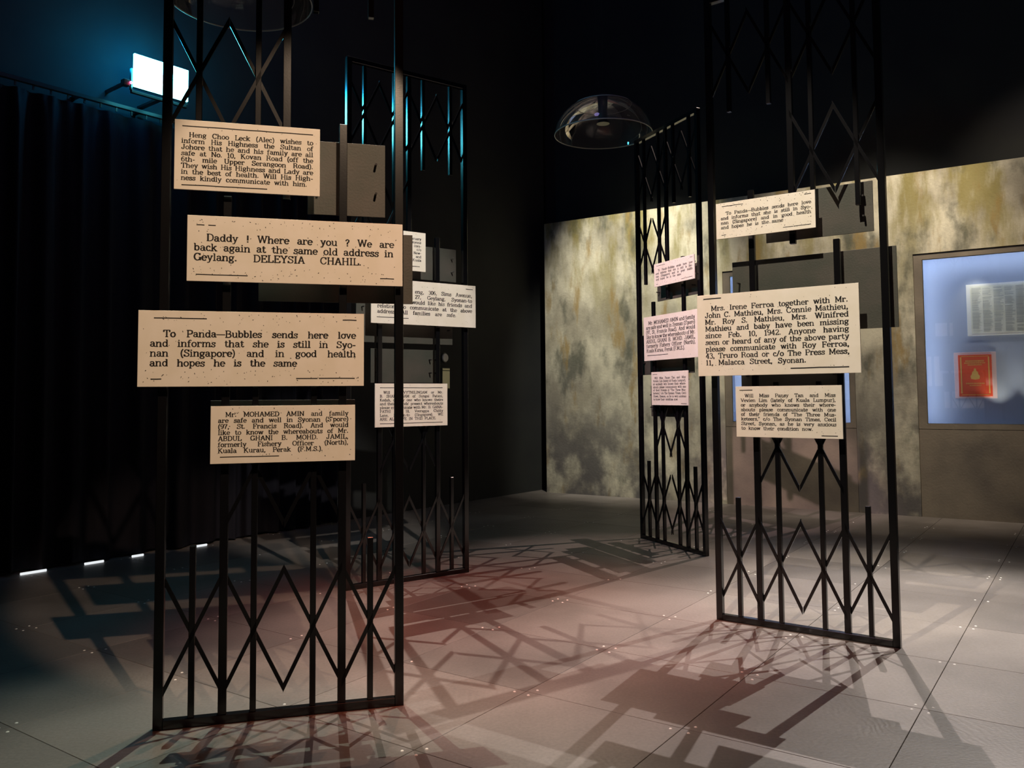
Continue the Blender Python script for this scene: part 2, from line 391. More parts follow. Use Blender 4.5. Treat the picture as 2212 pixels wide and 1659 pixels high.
G['T'] = (0.88, [[(.44, 0), (.44, 1)], [(.08, 1), (.80, 1)], [(.08, 1), (.08, .74)], [(.80, 1), (.80, .74)], S(.44, 0, .17)])
G['U'] = (0.98, [[(.20, 1), (.20, .30), (.30, .06), (.50, .0), (.70, .06), (.78, .30), (.78, 1)], S(.20, 1, .15), S(.78, 1, .14)])
G['V'] = (0.96, [[(.14, 1), (.48, 0)], [(.82, 1), (.48, 0)], S(.14, 1), S(.82, 1)])
G['W'] = (1.30, [[(.14, 1), (.38, 0)], [(.64, 1), (.38, 0)], [(.64, 1), (.90, 0)], [(1.14, 1), (.90, 0)], S(.14, 1), S(.64, 1, .1), S(1.14, 1)])
G['Y'] = (0.92, [[(.14, 1), (.46, .48)], [(.78, 1), (.46, .48)], [(.46, .50), (.46, 0)], S(.14, 1), S(.78, 1), S(.46, 0, .16)])
G['0'] = (0.70, [arc(.35, .5, .26, .5, 0, 360, 16)])
G['1'] = (0.56, [[(.28, 0), (.28, 1)], [(.10, .84), (.28, 1)], S(.28, 0, .18)])
G['2'] = (0.70, [[(.10, .76), (.18, .94), (.36, 1), (.54, .92), (.58, .72), (.46, .48), (.22, .24), (.10, 0)], [(.10, .02), (.60, .02)], [(.60, 0), (.60, .18)]])
G['3'] = (0.70, [[(.10, .84), (.22, .98), (.42, 1), (.56, .86), (.54, .66), (.36, .54), (.58, .44), (.62, .22), (.50, .04), (.30, .0), (.10, .12)]])
G['4'] = (0.72, [[(.46, 0), (.46, 1)], [(.46, 1), (.08, .30)], [(.08, .28), (.64, .28)], S(.46, 0, .15)])
G['6'] = (0.70, [[(.56, .86), (.40, 1), (.22, .88), (.10, .60), (.10, .32)], arc(.35, .30, .25, .30, 0, 360, 12)])
G['7'] = (0.70, [[(.08, .98), (.60, .98)], [(.08, 1), (.08, .78)], [(.60, .98), (.34, .44), (.28, 0)]])
G['8'] = (0.70, [arc(.35, .75, .20, .24, 0, 360, 12), arc(.35, .26, .25, .27, 0, 360, 12)])
G['9'] = (0.70, [[(.14, .12), (.30, 0), (.48, .12), (.60, .40), (.60, .68)], arc(.35, .70, .25, .30, 0, 360, 12)])
G['.'] = (0.36, [dot(.16, .07)])
G[','] = (0.36, [dot(.16, .07), [(.20, .06), (.12, -.18)]])
G["'"] = (0.30, [[(.15, 1.0), (.13, .74)]])
G['"'] = (0.46, [[(.13, 1.0), (.11, .74)], [(.31, 1.0), (.29, .74)]])
G['-'] = (0.50, [[(.08, .34), (.42, .34)], [(.08, .38), (.42, .38)]])
G['_'] = (1.10, [[(.0, .36), (1.10, .36)]])
G['('] = (0.42, [[(.34, 1.08), (.18, .80), (.12, .42), (.18, .02), (.34, -.24)]])
G[')'] = (0.42, [[(.08, 1.08), (.24, .80), (.30, .42), (.24, .02), (.08, -.24)]])
G['!'] = (0.36, [[(.18, 1.0), (.18, .30)], dot(.18, .07)])
G['?'] = (0.62, [[(.10, .80), (.20, .96), (.36, 1), (.50, .86), (.46, .66), (.30, .50), (.30, .28)], dot(.30, .07)])
G['/'] = (0.60, [[(.06, -.08), (.52, 1.04)]])
G[' '] = (0.42, [])
THICK, THIN = 0.185, 0.115

def ribbon(bm, pts, xf, z, tk=1.0):
    n = len(pts)
    if n < 2: return
    L = []; Rr = []
    for i, (x, y) in enumerate(pts):
        a = pts[max(i - 1, 0)]; b = pts[min(i + 1, n - 1)]
        dx, dy = b[0] - a[0], b[1] - a[1]
        l = math.hypot(dx, dy) or 1e-6
        dx /= l; dy /= l
        h = 0.5 * tk * (THIN + (THICK - THIN) * abs(dy))
        ex = ey = 0.0
        if n == 2 or i in (0, n - 1):
            e = 0.02 if i else -0.02
            ex, ey = dx * e, dy * e
        L.append(bm.verts.new(xf(x + ex - dy * h, y + ey + dx * h, z)))
        Rr.append(bm.verts.new(xf(x + ex + dy * h, y + ey - dx * h, z)))
    for i in range(n - 1):
        bm.faces.new((Rr[i], Rr[i + 1], L[i + 1], L[i]))

def nat_width(s, lit=0.42):
    return sum(G[c][0] * 0.98 for c in s if c != ' ') + s.count(' ') * lit

def print_face(name, parent, spec, W, H, y, seed=1):
    """spec: l, r, y0, dy, cap (fractions), lines [(text, indent, end)] ; rules [(x0,x1,y)] ; specks count"""
    rnd = random.Random(seed)
    bm = bmesh.new()
    capz = spec['cap'] * H
    for i, (txt, ind, end) in enumerate(spec['lines']):
        if not txt: continue
        base = H * (1 - spec['y0'] - spec['dy'] * i)
        x0 = W * (spec['l'] if ind is None else ind)
        x1 = W * (spec['r'] if end is None else end)
        avail = (x1 - x0)
        words = txt.split(' ')
        ww = [sum(G[c][0] * 0.98 for c in wd_) for wd_ in words]
        gaps = len(words) - 1
        sx = spec.get('sx', 1.13) * capz
        tot = sum(ww) * sx
        mingap = 0.32 * sx
        if tot + gaps * mingap > avail:
            k = avail / (tot + gaps * mingap); sx *= k; tot *= k
        gap = (avail - tot) / gaps if gaps else 0
        if spec.get('ralign') and gaps == 0:
            cx = x1 - tot
        else:
            cx = x0
        for wd_ in words:
            for ch in wd_:
                adv, strokes = G[ch]
                jy = rnd.uniform(-.02, .02)
                def xf(px, py, pz, cx=cx, sx=sx, jy=jy, base=base):
                    return (cx + px * sx, y, base + (py + jy) * capz)
                for st in strokes:
                    ribbon(bm, st, xf, 0, rnd.uniform(0.9, 1.2))
                cx += adv * 0.98 * sx
            cx += gap
    for (a, b, ry) in spec['rules']:
        n = max(2, int((b - a) * 14)); prev = None
        t = 0.0055 * H + 0.0006
        for i in range(n + 1):
            px = W * (a + (b - a) * i / n); pz = H * (1 - ry) + rnd.uniform(-.3, .3) * t
            cur = (bm.verts.new((px, y, pz - t)), bm.verts.new((px, y, pz + t)))
            if prev: bm.faces.new((prev[0], cur[0], cur[1], prev[1]))
            prev = cur
    for i in range(spec.get('specks', 60)):
        px = rnd.uniform(.02, .98) * W; pz = rnd.uniform(.03, .97) * H
        if rnd.random() < 0.5: pz = (rnd.uniform(.03, .22) if rnd.random() < .6 else rnd.uniform(.86, .97)) * H
        s = rnd.uniform(.0008, .0023) * spec.get('ss', 1.0); a = rnd.uniform(0, PI); e = rnd.uniform(1, 2.2)
        vs = []
        for k in range(5):
            t = 2 * PI * k / 5
            ux, uz = math.cos(t) * s * e, math.sin(t) * s * rnd.uniform(.7, 1.1)
            vs.append(bm.verts.new((px + ux * math.cos(a) - uz * math.sin(a), y, pz + ux * math.sin(a) + uz * math.cos(a))))
        bm.faces.new(vs)
    o = obj(name, bm, M_INK, parent); o['kind'] = 'stuff'
    return o

N = None
T_HENG = dict(l=.045, r=.952, y0=.245, dy=.0885, cap=.066, specks=50, ss=.7, rules=[(.05, .95, .09), (.05, .63, .935)], lines=[
    ('Heng Choo Leck (Alec) wishes to', .095, N), ('inform His Highness the Sultan of', N, N), ('Johore that he and his family are all', N, N),
    ('safe at No. 10, Kovan Road (off the', N, N), ('6th- mile Upper Serangoon Road).', N, N), ('They wish His Highness and Lady are', N, N),
    ('in the best of health. Will His High-', N, N), ('ness kindly communicate with him.', N, .91)])
T_DADDY = dict(l=.030, r=.952, y0=.385, dy=.149, cap=.105, specks=170, rules=[(.04, .075, .145), (.092, .125, .145), (.04, .27, .90), (.89, .958, .885)], lines=[
    ('Daddy ! Where are you ? We are', .084, .958), ('back again at the same old address in', N, .955), ('Geylang. DELEYSIA CHAHIL.', N, .80)])
T_PANDA = dict(l=.050, r=.962, y0=.345, dy=.1285, cap=.088, specks=170, rules=[(.065, .29, .10), (.90, .965, .09), (.055, .10, .90), (.687, .785, .895), (.79, .957, .895)], lines=[
    ('To Panda_Bubbles sends here love', .105, N), ('and informs that she is still in Syo-', N, N), ('nan (Singapore) and in good health', N, N), ('and hopes he is the same', N, .69)])
T_AMIN = dict(l=.050, r=.952, y0=.185, dy=.1045, cap=.078, specks=50, rules=[(.065, .465, .885)], lines=[
    ('Mr. MOHAMED AMIN and family', .098, N), ("are safe and well in Syonan (S'pore)", N, N), ('(97, St. Francis Road). And would', N, N), ('like to know the whereabouts of Mr.', N, N),
    ('ABDUL GHANI B. MOHD. JAMIL,', N, N), ('formerly Fishery Officer (North),', N, N), ('Kuala Kurau, Perak (F.M.S.).', N, .77)])
T_IRENE = dict(l=.053, r=.940, y0=.20, dy=.0833, cap=.060, specks=70, rules=[(.045, .165, .05), (.595, .935, .93)], lines=[
    ('Mrs. Irene Ferroa together with Mr.', .095, N), ('John C. Mathieu, Mrs. Connie Mathieu,', N, N), ('Mr. Roy S. Mathieu, Mrs. Winifred', N, N), ('Mathieu and baby have been missing', N, N),
    ('since Feb. 10, 1942. Anyone having', N, N), ('seen or heard of any of the above party', N, N), ('please communicate with Roy Ferroa,', N, N), ('43, Truro Road or c/o The Press Mess,', N, N), ('11, Malacca Street, Syonan.', N, .69)])
T_PANSY = dict(l=.050, r=.945, y0=.215, dy=.0915, cap=.064, specks=50, ss=.8, rules=[(.04, .17, .075), (.81, .955, .95)], lines=[
    ('Will Miss Pansy Tan and Miss', .09, N), ('Vevien Lim (lately of Kuala Lumpur),', N, N), ('or anybody who knows their where-', N, N), ('abouts please communicate with one', N, N),
    ('of their friends of "The Three Mus-', N, N), ('keteers," c/o The Syonan Times, Cecil', N, N), ('Street, Syonan, as he is very anxious', N, N), ('to know their condition now.', N, .735)])
T_SIMS = dict(l=.055, r=.962, y0=.285, dy=.121, cap=.082, specks=50, rules=[(.05, .34, .86), (.90, .97, .095)], lines=[
    ('eng, 306, Sims Avenue,', .40, N), ('27, Geylang, Syonan-to', .40, N), ('would like his friends and', .37, N), ('relations to communicate at the above', N, N), ('address. All families are safe.', N, .80)])
T_VYTH = dict(l=.062, r=.935, y0=.235, dy=.0875, cap=.060, specks=15, ss=.8, rules=[(.065, .93, .10), (.065, .93, .92)], lines=[
    ('Will Mr. VYTHILINGAM or Mr.', .11, N), ('B. SHANMUGAM of Sungai Patani,', N, N), ('Kedah, or any one who knows theirs', N, N), ("and their friends' present whereabouts", N, N),
    ('please communicate with Mr. B. GANA-', N, N), ('PATHI No. 18, Veerappa Chitty', N, N), ('Lane, Syonan-to (Singapore). WE', N, N), ('ARE ALL SAFE IN THIS PLACE.', N, .835)])
T_FEB = dict(l=.70, r=.925, y0=.20, dy=.091, cap=.062, ralign=True, specks=15, ss=.8, rules=[(.70, .90, .88)], lines=[
    ('February', N, N), ('Anyone', N, N), ('com-', N, N), ('c/o', N, N), ('New-', N, N), ('and', N, N), ('Kuala', N, N)])

# ------------------------------------------------------------------ the folding-gate screens
GW, GH, GM = 1.1387, 4.2526, 0.02269
def kx(k): return (GM + k * (1 - 2 * GM) / 8) * GW
PW = 0.042       # post width / depth
RH = 0.040

def make_gate(label, cat_name, loc, rz, mirror):
    root = empty('gate_screen', loc, rz)
    tag(root, label, 'gate', 'tall black lattice gate screens')
    fx = (lambda x: GW - x) if mirror else (lambda x: x)
    def bar(name, xc, w_, z0, z1, y0=0.006, y1=0.036):
        bm = bmesh.new()
        x = fx(xc)
        add_box(bm, x - w_ / 2, x + w_ / 2, y0, y1, z0, z1)
        bevel_all(bm, 0.002)
        return obj(name, bm, M_STEEL, root)
    bar('post', PW / 2, PW, 0, GH, 0, PW)
    bar('post', GW - PW / 2, PW, 0, GH, 0, PW)
    bm = bmesh.new(); add_box(bm, PW, GW - PW, 0, PW, 0, RH); bevel_all(bm, .002); obj('bottom_rail', bm, M_STEEL, root)
    bm = bmesh.new(); add_box(bm, PW, GW - PW, 0, PW, GH - RH, GH); bevel_all(bm, .002); obj('top_rail', bm, M_STEEL, root)
    TB, tb = 0.038, 0.028
    for k, w_, z1 in ((1, tb, .818), (2, TB, 2.470), (3, tb, 1.58), (5, tb, 1.58), (6, TB, 2.862), (7, tb, .818)):
        bar('upright_bar', kx(k), w_, RH, z1)
    for k, w_, z0 in ((1, tb, 2.665), (3, tb, 2.665), (4, TB, 2.470), (5, tb, 3.423), (7, tb, 3.423)):
        bar('upright_bar', kx(k), w_, z0, GH - RH)
    # lattice: each strip a flat bar from tip to tip
    def strip(ka, za, kb, zb, layer):
        xa, xb = kx(ka), kx(kb)
        if ka == 0: xa = PW * .7; za += (zb - za) * (PW * .7 - kx(0)) / (kx(kb) - kx(0))
        if kb == 8: xb = GW - PW * .7; zb += (za - zb) * (PW * .7 - kx(0)) / (kx(8) - kx(ka))
        xa, xb = fx(xa), fx(xb)
        a = Vector((xa, 0, za)); b = Vector((xb, 0, zb))
        d = (b - a).normalized(); n = Vector((-d.z, 0, d.x))
        hw = 0.009
        y0 = 0.006 if layer == 0 else 0.026
        bm = bmesh.new()
        vs = []
        for yy in (y0, y0 + 0.010):
            for p, s in ((a, 1), (b, 1), (b, -1), (a, -1)):
                q = p + n * (hw * s)
                # mitre the ends vertically at the tips
                q = q + d * (-(n.x * hw * s) / d.x)
                vs.append(bm.verts.new((q.x, yy, q.z)))
        bm.faces.new(vs[0:4]); bm.faces.new(vs[4:8][::-1])
        for i in range(4):
            j = (i + 1) % 4
            bm.faces.new((vs[i], vs[i + 4], vs[j + 4], vs[j]))
        bmesh.ops.recalc_face_normals(bm, faces=bm.faces[:])
        obj('lattice_strip', bm, M_STEEL, root)
    def row(cells, z0, z1):
        for c in cells:
            strip(c, z0, c + 2, z1, 0)
            strip(c, z1, c + 2, z0, 1)
    row((0, 2, 4, 6), .134, .688)
    row((2, 4), .900, 1.446)
    row((0, 2), 2.784, 3.332)
    row((0, 2, 4, 6), 3.545, 4.098)
    return root

def sign(root, label, u0, z0, u1, z1, text, seed, name='notice_board'):
    W, H = u1 - u0, z1 - z0
    bm = bmesh.new()
    add_box(bm, 0, W, 0, 0.010, 0, H)
    bevel_all(bm, 0.0008)
    o = obj(name, bm, M_BOARD, root)
    o.location = (u0, -0.050, z0)
    o['label'] = label
    print_face('printed_text', o, text, W, H, -0.0006, seed)
    for px in (max(.06, .03 - u0), min(W - .06, GW - .03 - u0)):
        for pz in (.25 * H, .75 * H):
            sb = bmesh.new(); add_cyl(sb, (px, 0.0102, pz), (px, 0.0545, pz), .007, seg=8)
            obj('standoff', sb, M_STUD, o)
    return o

def back_board(root, u0, z0, u1, z1, stud=None):
    W, H = u1 - u0, z1 - z0
    bm = bmesh.new()
    add_box(bm, 0, W, 0, 0.010, 0, H)
    bevel_all(bm, 0.0008)
    o = obj('rear_board', bm, M_BACK, root)
    o.location = (u0, 0.080, z0)
    o['label'] = 'dark grey-brown reverse of a board facing away'
    for px in (max(.05, .03 - u0), min(W - .05, GW - .03 - u0)):
        for pz in (.3 * H, .7 * H):
            sb = bmesh.new(); add_cyl(sb, (px, -0.0425, pz), (px, -0.0005, pz), .006, seg=8)
            obj('standoff', sb, stud or M_INK, o)
    return o

gA = make_gate('nearest lattice gate on the left with four peach notice boards', 'gate', (-1.6418, 3.8685, 0), 0.26219, False)
sign(gA, 'upper peach notice with eight lines about Heng Choo Leck', .063, 2.4777, .7253, 2.8088, T_HENG, 1)
sign(gA, 'wide peach notice beginning Daddy ! Where are you ?', .1243, 2.0486, 1.1276, 2.358, T_DADDY, 2)
sign(gA, 'widest peach notice beginning To Panda, speckled with ink', -.080, 1.557, .939, 1.908, T_PANDA, 3)
sign(gA, 'lowest pinkish notice beginning Mr. MOHAMED AMIN', .2373, 1.1985, .8976, 1.4655, T_AMIN, 4)
back_board(gA, .6715, 2.4172, 1.056, 2.790)
back_board(gA, .44, 1.976, 1.196, 2.332)
back_board(gA, .2255, 1.26, .907, 1.4915)

gB = make_gate('farthest lattice gate, nearly edge-on, before the stained wall', 'gate', (1.3381, 8.9076, 0), -1.16809, False)
sign(gB, 'small pinkish notice beginning To Panda at the top', .4305, 2.602, 1.123, 2.836, T_PANDA, 5)
sign(gB, 'largest pinkish notice, MOHAMED AMIN text', .216, 1.855, 1.165, 2.309, T_AMIN, 6)
sign(gB, 'lowest pinkish notice beginning Will Miss Pansy Tan', .3455, 1.40, .986, 1.736, T_PANSY, 7)
back_board(gB, .285, 2.475, 1.005, 2.78)
back_board(gB, -.122, 1.716, .904, 2.14)
back_board(gB, .130, 1.28, .773, 1.60)

gC = make_gate('left rear lattice gate with cyan-lit bars and three cream notices', 'gate', (-1.3075, 6.5807, 0), 0.62142, False)
sign(gC, 'topmost cream notice, seven short words at its right side', .12, 2.545, .690, 2.872, T_FEB, 8)
sign(gC, 'wide cream notice, All families are safe', .1885, 2.097, 1.187, 2.462, T_SIMS, 9)
sign(gC, 'lowest cream notice beginning Will Mr. VYTHILINGAM', .2243, 1.2615, .8974, 1.612, T_VYTH, 10)
back_board(gC, .36, 2.50, 1.069, 2.787, M_STUD)
back_board(gC, .12, 1.95, 1.03, 2.36)
back_board(gC, .25, 1.62, .846, 1.90)

gD = make_gate('right front lattice gate carrying the large Irene Ferroa notice', 'gate', (1.3527, 5.6752, 0), -0.63351, True)
sign(gD, 'small cream notice beginning To Panda, near the top', .0795, 2.546, .7358, 2.788, T_PANDA, 11)
sign(gD, 'largest cream notice with nine lines beginning Mrs. Irene Ferroa', -.071, 1.6265, .980, 2.175, T_IRENE, 12)
sign(gD, 'lowest cream notice beginning Will Miss Pansy Tan', .188, 1.2232, .8625, 1.553, T_PANSY, 13)
back_board(gD, .3735, 2.506, 1.049, 2.822)
back_board(gD, .134, 1.902, 1.173, 2.400)
back_board(gD, .180, 1.522, .843, 1.86)

# ------------------------------------------------------------------ floor
floor = empty('floor', (0, 0, 0)); floor['kind'] = 'structure'
bm = bmesh.new(); add_box(bm, -13, 15, -6, 20, -0.06, -0.012); obj('subfloor', bm, M_JOINT, floor)
TS = 0.85
ta = math.radians(-35)
e1 = Vector((math.cos(ta), math.sin(ta), 0)); e2 = Vector((-math.sin(ta), math.cos(ta), 0))
o1 = TS * 0.7786 / (2 * PI); o2 = TS * 1.4118 / (2 * PI)
bm = bmesh.new(); g = 0.0013
add_box(bm, g, TS - g, g, TS - g, -0.012, 0)
bmesh.ops.bevel(bm, geom=[e for e in bm.edges if all(v.co.z > -.001 for v in e.verts)], offset=0.0015, segments=1, affect='EDGES')
tile_me = mesh_of('floor_tile', bm); tile_me.materials.append(M_FLOOR)
bm = bmesh.new(); add_cyl(bm, (0, 0, 0), (0, 0, 0.0022), .0080, .0055, seg=7)
screw_me = mesh_of('screw', bm); screw_me.materials.append(M_SCREW)
# room outline
LW_D = Vector((0.621471, 0.783437, 0)); LW_N = Vector((0.783437, -0.621471, 0)); LW_O = Vector((-3.6525, 8.1257, 0)) - LW_N * 0.12
BW_D = Vector((0.836056, -0.548644, 0)); BW_N = Vector((-0.548644, -0.836056, 0)); BW_O = Vector((0.5277, 13.1578, 0))
BACK_O = BW_O - BW_N * 0.75
def in_room(p):
    return (p - LW_O).dot(LW_N) > -0.65 and (p - BACK_O).dot(BW_N) > -0.65
tiles = []; junc = []
for i in range(-16, 17):
    for j in range(-6, 22):
        p = e1 * (o1 + i * TS) + e2 * (o2 + j * TS)
        c = p + (e1 + e2) * TS / 2
        if not in_room(c) or c.y < -3.5: continue
        d = c.y
        inview = c.y > 0.8 and abs(c.x) < 0.68 * c.y + 1.4
        tiles.append((0 if inview else 1, c.length, p))
        junc.append((c.length, p))
tiles.sort(key=lambda t: (t[0], t[1]))
for n_, (a, b, p) in enumerate(tiles[:290]):
    o = bpy.data.objects.new('floor_tile', tile_me); COL.objects.link(o); o.parent = floor
    o.location = p; o.rotation_euler = (0, 0, ta)
if len(tiles) > 290:
    bm = bmesh.new()
    for a, b, p in tiles[290:]:
        add_box(bm, g, TS - g, g, TS - g, -0.012, 0, Matrix.Translation(p) @ Matrix.Rotation(ta, 4, 'Z'))
    o = obj('outer_floor_tiles', bm, M_FLOOR, floor); o['kind'] = 'stuff'
rs = random.Random(5)
cnt = 0
for dd, p in sorted(junc, key=lambda t: t[0]):
    if not (p.y > 2.6 and abs(p.x) < 0.62 * p.y + .3): continue
    for sx in (-1, 1):
        for sy in (-1, 1):
            if cnt >= 296 or rs.random() < 0.18: continue
            q = p + e1 * (sx * (.040 + rs.uniform(-.006, .006))) + e2 * (sy * (.040 + rs.uniform(-.006, .006)))
            o = bpy.data.objects.new('screw', screw_me); COL.objects.link(o); o.parent = floor
            o.location = q; cnt += 1

# ------------------------------------------------------------------ room shell
RH_ = 8.7
def wall_seg(name, o_, d_, s0, s1, z0, z1, nrm, th, m):
    bm = bmesh.new()
    R_ = Matrix((d_, -nrm, Vector((0, 0, 1)))).transposed().to_4x4()
    R_.translation = o_
    add_box(bm, s0, s1, 0, th, z0, z1, R_)
    bmesh.ops.recalc_face_normals(bm, faces=bm.faces[:])
    o = obj(name, bm, m); o['kind'] = 'structure'
    return o
wall_left = wall_seg('wall_left', LW_O, LW_D, -11, 6.9, 0, RH_, LW_N, .15, M_DARKWALL)
wall_seg('wall_back', BACK_O, BW_D, -1.0, 11.5, 0, RH_, BW_N, .15, M_DARKWALL)
wall_seg('wall_right', BACK_O + BW_D * 11.0, LW_D, -18, 0.2, 0, RH_, -LW_N, .15, M_DARKWALL)
wall_seg('wall_front', LW_O - LW_D * 11.0, BW_D, -.2, 11.5, 0, RH_, -BW_N, .15, M_DARKWALL)
bm = bmesh.new(); add_box(bm, -13, 15, -6, 20, RH_, RH_ + .1)
c_ = obj('ceiling', bm, M_CEIL); c_['kind'] = 'structure'

# ------------------------------------------------------------------ painted stage wall with display niches
yawW = math.atan2(BW_D.y, BW_D.x)
stage = empty('trim_1', BW_O, yawW); stage['kind'] = 'structure'
stage['label'] = 'stained cream and ochre partition wall with two lit display niches'
WH = 4.235
def wpiece(name, boxes, m=M_WALL, bev=0):
    for b_ in boxes:
        bm = bmesh.new(); add_box(bm, *b_)
        if bev: bevel_all(bm, bev)
        obj(name, bm, m, stage)
TH = 0.30
wpiece('wall_panel', [(0, 2.790, 0, TH, 0, WH)])
wpiece('wall_panel', [(2.797, 2.885, 0, TH, 0, WH)])
wpiece('wall_panel', [(2.885, 9.6, 0, TH, 3.215, WH)])
wpiece('wall_panel', [(4.592, 5.305, 0, TH, 0, 3.215)])
wpiece('wall_panel', [(8.62, 9.6, 0, TH, 0, 3.215)])
for (a, b_) in ((2.889, 4.588), (5.309, 8.616)):
    # lower access panel and the frame round the opening, both set back slightly
    wpiece('access_panel', [(a, b_, .012, TH, 0, 1.058)], M_PANEL)
    fo = [(a, a + .095, .012, .05, 1.064, 3.208), (b_ - .065 if a < 3 else b_ - .095, b_, .012, .05, 1.064, 3.208),
          (a + .095, b_ - (.065 if a < 3 else .095), .012, .05, 1.064, 1.125), (a + .095, b_ - (.065 if a < 3 else .095), .012, .05, 3.140, 3.208)]
    wpiece('niche_frame', fo, M_PANEL)
    x0, x1 = a + .04, b_ - .04
    z0, z1 = 1.07, 3.20
    dp = 0.28
    wpiece('niche_lining', [(x0, x1, dp, dp + .02, z0, z1), (x0, x0 + .01, .05, dp, z0, z1), (x1 - .01, x1, .05, dp, z0, z1),
                            (x0 + .01, x1 - .01, .05, dp, z0, z0 + .01), (x0 + .01, x1 - .01, .05, dp, z1 - .01, z1)], M_BLUEBACK)
    wpiece('led_strip', [(x0 + .012, x0 + .030, .060, .085, z0 + .05, z1 - .05), (x1 - .030, x1 - .012, .060, .085, z0 + .05, z1 - .05),
                         (x0 + .05, x1 - .05, .060, .085, z1 - .035, z1 - .018)], M_LED)
    gx0, gx1 = a + .095, b_ - (.065 if a < 3 else .095)
    wpiece('glass_pane', [(gx0, gx1, .030, .036, 1.125, 3.140)], M_GLASS)
    wpiece('edge_trim', [(gx0, gx0 + .008, .020, .029, 1.125, 3.140), (gx1 - .008, gx1, .020, .029, 1.125, 3.140),
                         (gx0 + .008, gx1 - .008, .020, .029, 1.125, 1.132), (gx0 + .008, gx1 - .008, .020, .029, 3.133, 3.140)], M_SATIN)

def on_wall(x, y, z):
    return BW_O + BW_D * x - BW_N * y + Vector((0, 0, z))
# newspaper spread
np_ = empty('newspaper', on_wall(6.62, .262, 2.19), yawW)
tag(np_, 'open white newspaper spread mounted on the blue lining above the red book', 'newspaper')
pw = .77
box_obj('mount_board', (-pw, pw, 0, .015, 0, .628), M_CARD, np_, .002)
rn = random.Random(11)
for s_ in (-1, 1):
    x0 = -pw + .045 if s_ < 0 else .012
    x1 = -.012 if s_ < 0 else pw - .045
    pg = box_obj('page', (x0, x1, -.004, -.0004, .03, .605), M_PAPER, np_)
    bm = bmesh.new()
    nc = 6; cw = (x1 - x0 - .02) / nc
    for c in range(nc):
        z = .585
        while z > .045:
            h = rn.choice((.004, .004, .004, .011)); 
            if rn.random() < .9:
                a = x0 + .01 + c * cw + .004
                bl = a + (cw - .010) * rn.uniform(.6, 1)
                v = [bm.verts.new(q) for q in ((a, -.0048, z - h), (bl, -.0048, z - h), (bl, -.0048, z), (a, -.0048, z))]
                bm.faces.new(v)
            z -= h + .004
    obj('newsprint_columns', bm, M_PRINT, pg)['kind'] = 'stuff'
for k_, (sx_, pw_) in enumerate(((6.15, 11), (6.55, 11), (7.05, 11), (5.95, 8))):  # added fill spots brightening the newspaper and book, no fixtures
    cl_ = bpy.data.lights.new('case_spot', 'SPOT'); cl_.energy = pw_; cl_.color = (1.0, 0.93, 0.74); cl_.spot_size = math.radians(75); cl_.spot_blend = .9; cl_.shadow_soft_size = .01
    co_ = bpy.data.objects.new('case_spot', cl_); COL.objects.link(co_); co_.location = on_wall(sx_, .065, 1.14 if k_ < 3 else 3.12)
    co_.rotation_euler = (on_wall(sx_, .26, 2.6 if k_ < 3 else 1.7) - co_.location).to_track_quat('-Z', 'Y').to_euler()
# red book in clear sleeve
bk = empty('book', on_wall(5.915, .235, 1.432), yawW)
tag(bk, 'red book with gold border and crest in a clear-edged sleeve', 'book')
box_obj('sleeve', (-.225, .225, .030, .038, 0, .56), M_SLEEVE, bk, .002)
box_obj('cover', (-.178, .178, .006, .029, .022, .528), M_RED, bk, .003)
for (a, b_, c, d) in ((-.155, -.141, .06, .50), (.141, .155, .06, .50), (-.15, .15, .040, .046), (-.15, .15, .506, .512)):
    box_obj('gold_border', (a, b_, .004, .0058, c, d), M_GOLD, bk)
bm = bmesh.new()      # worn lines of gold lettering
for (zc, hw, hh) in ((.452, .100, .009), (.428, .112, .007), (.405, .075, .006), (.180, .100, .007), (.155, .062, .005)):
    x = -hw
    while x < hw:
        wl = rn.uniform(.006, .013)
        add_box(bm, x, min(x + wl, hw), .004, .0058, zc - hh, zc + hh)
        x += wl + .005
obj('gold_lettering', bm, M_GOLD, bk)['kind'] = 'stuff'
bm = bmesh.new()      # crest: crown over a draped shield
prof = [(-.045, .235), (-.05, .27), (-.035, .29), (-.030, .32), (-.012, .335), (-.014, .352), (0, .366), (.014, .352), (.012, .335), (.030, .32), (.035, .29), (.05, .27), (.045, .235), (.0, .225)]
vs = [bm.verts.new((x, .004, z)) for x, z in prof]; vb = [bm.verts.new((x, .0058, z)) for x, z in prof]
bm.faces.new(vs)
for i in range(len(vs)):
    j = (i + 1) % len(vs); bm.faces.new((vs[j], vs[i], vb[i], vb[j]))
obj('gold_crest', bm, M_GOLD, bk)

